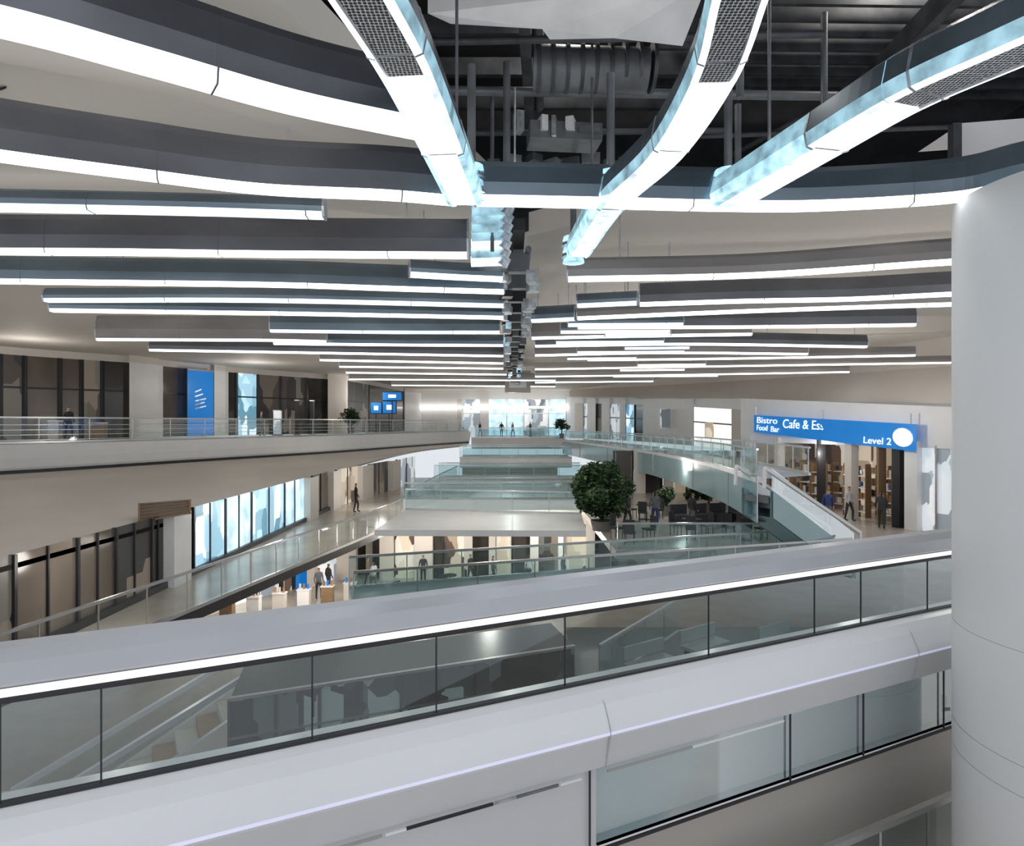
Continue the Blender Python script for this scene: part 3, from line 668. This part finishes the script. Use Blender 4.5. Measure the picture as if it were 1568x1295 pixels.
# ------------------------------------------------------------------ tree
def tree(c,h,rx,rz,n,name,seed,parent=None,ls=1):
    rnd=random.Random(seed); mb=MB(); c=V(c)
    mb.cyl(c,c+V((.05,0,h*.45)),.13*ls,'bark',10,.08*ls)
    cc=c+V((0,0,h*.62)); ends=[]
    for i in range(22):
        a=rnd.uniform(0,6.28); e=rnd.uniform(-.5,1.2); r=rnd.uniform(.5,.9)
        q=cc+V((math.cos(a)*math.cos(e)*rx*r,math.sin(a)*math.cos(e)*rx*r,math.sin(e)*rz*r)); ends.append(q)
        st=c+V((.05,0,h*rnd.uniform(.28,.45))); md=st.lerp(q,.5)+V((0,0,.15)); mb.cyl(st,md,.05*ls,'bark',6,.03*ls); mb.cyl(md,q,.03*ls,'bark',6,.01)
    lumps=[(q,rnd.uniform(.3,.55)*rx/1.5) for q in ends]+[(cc+V((rnd.uniform(-.5,.5)*rx,rnd.uniform(-.5,.5)*rx,rnd.uniform(-.6,.7)*rz)),.6*rx/1.5) for _ in range(18)]
    for i in range(n):
        q,r=rnd.choice(lumps); o=V((rnd.gauss(0,1),rnd.gauss(0,1),rnd.gauss(0,1))).normalized()*r*rnd.uniform(.6,1.15); p=q+o
        a=V((rnd.gauss(0,1),rnd.gauss(0,1),rnd.gauss(0,.6))).normalized(); b=a.orthogonal().normalized(); l=rnd.uniform(.07,.13)
        mb.face([p-a*l,p+b*l*.5,p+a*l,p-b*l*.5],'leaf' if rnd.random()<.75 else 'leaf_light')
    return mb.build(name,parent)
rt=empty('indoor_tree')
tree((4.0,29.2,-4.9),3.0,1.45,1.2,13000,'foliage',3,rt)
mb=MB(); mb.cyl((4.0,29.2,-4.8),(4.0,29.2,-4.35),.4,'planter',16,.5); mb.cyl((4.0,29.2,-4.36),(4.0,29.2,-4.34),.45,'bark',16); mb.build('planter',rt)
for k,(u,Y,z,s) in enumerate(((860,68,-1.6,1.0),(1020,34,-4.8,.6),(1085,35,-4.8,.5),(1110,36,-4.8,.5),(1060,35,-4.8,.5),(537,52,-.9,1.0))):
    p=G(u,Y,z); r=empty('potted_plant'); tree(p+V((0,0,.4)),1.6*s,.8*s,.7*s,900,'foliage',10+k,r,.5); mb=MB(); mb.cyl(p,p+V((0,0,.5)),.2,'planter',12,.28); mb.build('pot',r)
for k in range(6):
    x=8.0+k*1.0; mb=MB(); mb.box((x,31+.2*k,-4.5),(.8,.8,.35),'fabric_dark',.2); mb.box((x,31.4+.2*k,-4.15),(.8,.15,.5),'fabric_dark',.2); mb.box((x,31+.2*k,-4.73),(.7,.7,.12),'dark_metal',.2); mb.build('lounge_chair')
# ------------------------------------------------------------------ people
def person(c,rz,top,legs,step=.15,s=1.0):
    J={'pel':(0,0,.95,.145),'sp':(0,0,1.12,.13),'ch':(0,0,1.34,.15),'nk':(0,0,1.49,.055),'hd':(0,-.02,1.60,.085),'ht':(0,-.01,1.70,.08),
       'ls':(.17,0,1.40,.06),'le':(.23,.03,1.13,.042),'lw':(.24,-.06,.90,.03),'lh':(.24,-.09,.80,.032),
       'rs':(-.17,0,1.40,.06),'re':(-.23,-.0,1.13,.042),'rw':(-.22,-.12,.93,.03),'rh':(-.21,-.17,.84,.032),
       'lt':(.09,0,.88,.09),'lk':(.1,-step,.5,.06),'la':(.1,-step*.8,.09,.042),'lf':(.1,-step*.8-.16,.04,.04),
       'rt':(-.09,0,.88,.09),'rk':(-.1,step*.4,.5,.06),'ra':(-.1,step,.09,.042),'rf':(-.1,step-.16,.04,.04)}
    E=[('pel','sp'),('sp','ch'),('ch','nk'),('nk','hd'),('hd','ht'),('ch','ls'),('ls','le'),('le','lw'),('lw','lh'),('ch','rs'),('rs','re'),('re','rw'),('rw','rh'),('pel','lt'),('lt','lk'),('lk','la'),('la','lf'),('pel','rt'),('rt','rk'),('rk','ra'),('ra','rf')]
    K=list(J); me=bpy.data.meshes.new('p'); me.from_pydata([J[k][:3] for k in K],[(K.index(a),K.index(b)) for a,b in E],[])
    o=bpy.data.objects.new('p',me); bpy.context.collection.objects.link(o)
    o.modifiers.new('s','SKIN'); sb=o.modifiers.new('b','SUBSURF'); sb.levels=1
    for i,k in enumerate(K): me.skin_vertices[0].data[i].radius=(J[k][3],J[k][3]*(.75 if k in('pel','sp','ch') else 1))
    me.skin_vertices[0].data[0].use_root=True
    dg=bpy.context.evaluated_depsgraph_get(); m2=bpy.data.meshes.new_from_object(o.evaluated_get(dg)); bpy.data.objects.remove(o)
    for n in (top,legs,'skin','hair','fabric_dark'): m2.materials.append(M[n])
    for p in m2.polygons:
        z=p.center.z; x=abs(p.center.x); y=p.center.y
        if z>1.47: i=3 if (z>1.66 or y>.02) else 2
        elif x>.19 and z<.93: i=2
        elif z>.93 or x>.19: i=0
        elif z<.08: i=4
        else: i=1
        p.material_index=i; p.use_smooth=True
    m2.name='person'; ob=bpy.data.objects.new('person',m2); bpy.context.collection.objects.link(ob)
    ob.location=V(c)+V((0,0,EZ)); ob.rotation_euler=(0,0,rz); ob.scale=(s,s,s)
for c,r,t,l in ((G(488,35.2,-9.5),.5,'cloth_grey','fabric_dark'),(G(503,36.2,-9.5),2.5,'fabric_dark','blue_cloth'),(G(563,38,-9.5),1.5,'wood','fabric_dark'),(G(572,36.8,-9.5),4,'cloth_white','cloth_grey'),(G(648,38.6,-9.5),.2,'fabric_dark','fabric_dark'),
    (G(720,38.8,-9.5),1,'fabric_dark','fabric_dark'),(G(755,38.4,-9.5),2,'cloth_grey','fabric_dark'),(G(810,38.6,-9.5),3,'cloth_white','fabric_dark'),(G(862,38.6,-9.5),1,'fabric_dark','blue_cloth'),
    (G(960,29.8,-4.8),1,'fabric_dark','fabric_dark'),(G(1003,29.8,-4.8),3,'cloth_grey','blue_cloth'),(G(1060,29.2,-4.8),2,'fabric_dark','cloth_grey'),
    (G(1222,31.5,-4.8),1.2,'blue_cloth','fabric_dark'),(G(1268,30.5,-4.8),-.6,'blue_cloth','cloth_grey'),(G(1300,32.0,-4.8),.4,'cloth_white','fabric_dark'),(G(1350,29.6,-4.8),2.6,'fabric_dark','fabric_dark'),(G(1205,33,-4.8),2,'fabric_dark','fabric_dark'),
    (G(768,72,-1.6),0,'fabric_dark','fabric_dark'),(G(812,73,-1.6),2,'fabric_dark','blue_cloth'),(G(785,74,-1.6),1,'cloth_grey','blue_cloth'),(G(735,74,-1.6),1,'fabric_dark','blue_cloth'),
    (G(105,32.2,-.9),1,'fabric_dark','fabric_dark'),(G(400,44,-.9),2,'cloth_grey','fabric_dark'),(G(545,38,-5.2),2,'fabric_dark','fabric_dark')):
    person(c,r,t,l)
# ------------------------------------------------------------------ unseen point lights added to brighten decks, shops and plenum
def pl(x,y,z,e,c=(1,.94,.86),r=.3,name='fill_point'):
    l=bpy.data.lights.new(name,'POINT'); l.energy=e; l.color=c; l.shadow_soft_size=r
    o=bpy.data.objects.new(name,l); o.location=(x,y,z+EZ); bpy.context.collection.objects.link(o)
for a in ((-23,31,2.4,120),(-17,43,2.4,120),(-12,55,2.4,120),(-9.8,16,-3.4,50),(-9.5,26,-3.4,60),(-8,40,-3.6,120),(-10,31,-6.2,380),(-5,36,-6.2,340),(2,37,-6.2,340),(9,34,-2.2,200),(14,29,.2,160),(16,34,-1.6,180),(0,72,2,200),(0,55,1,260),(-1,29,-.5,260),(1,10,6.6,120),(6,9,6.8,160),(9,12,-1,120),(-7,12,-3.6,70)): pl(*a)
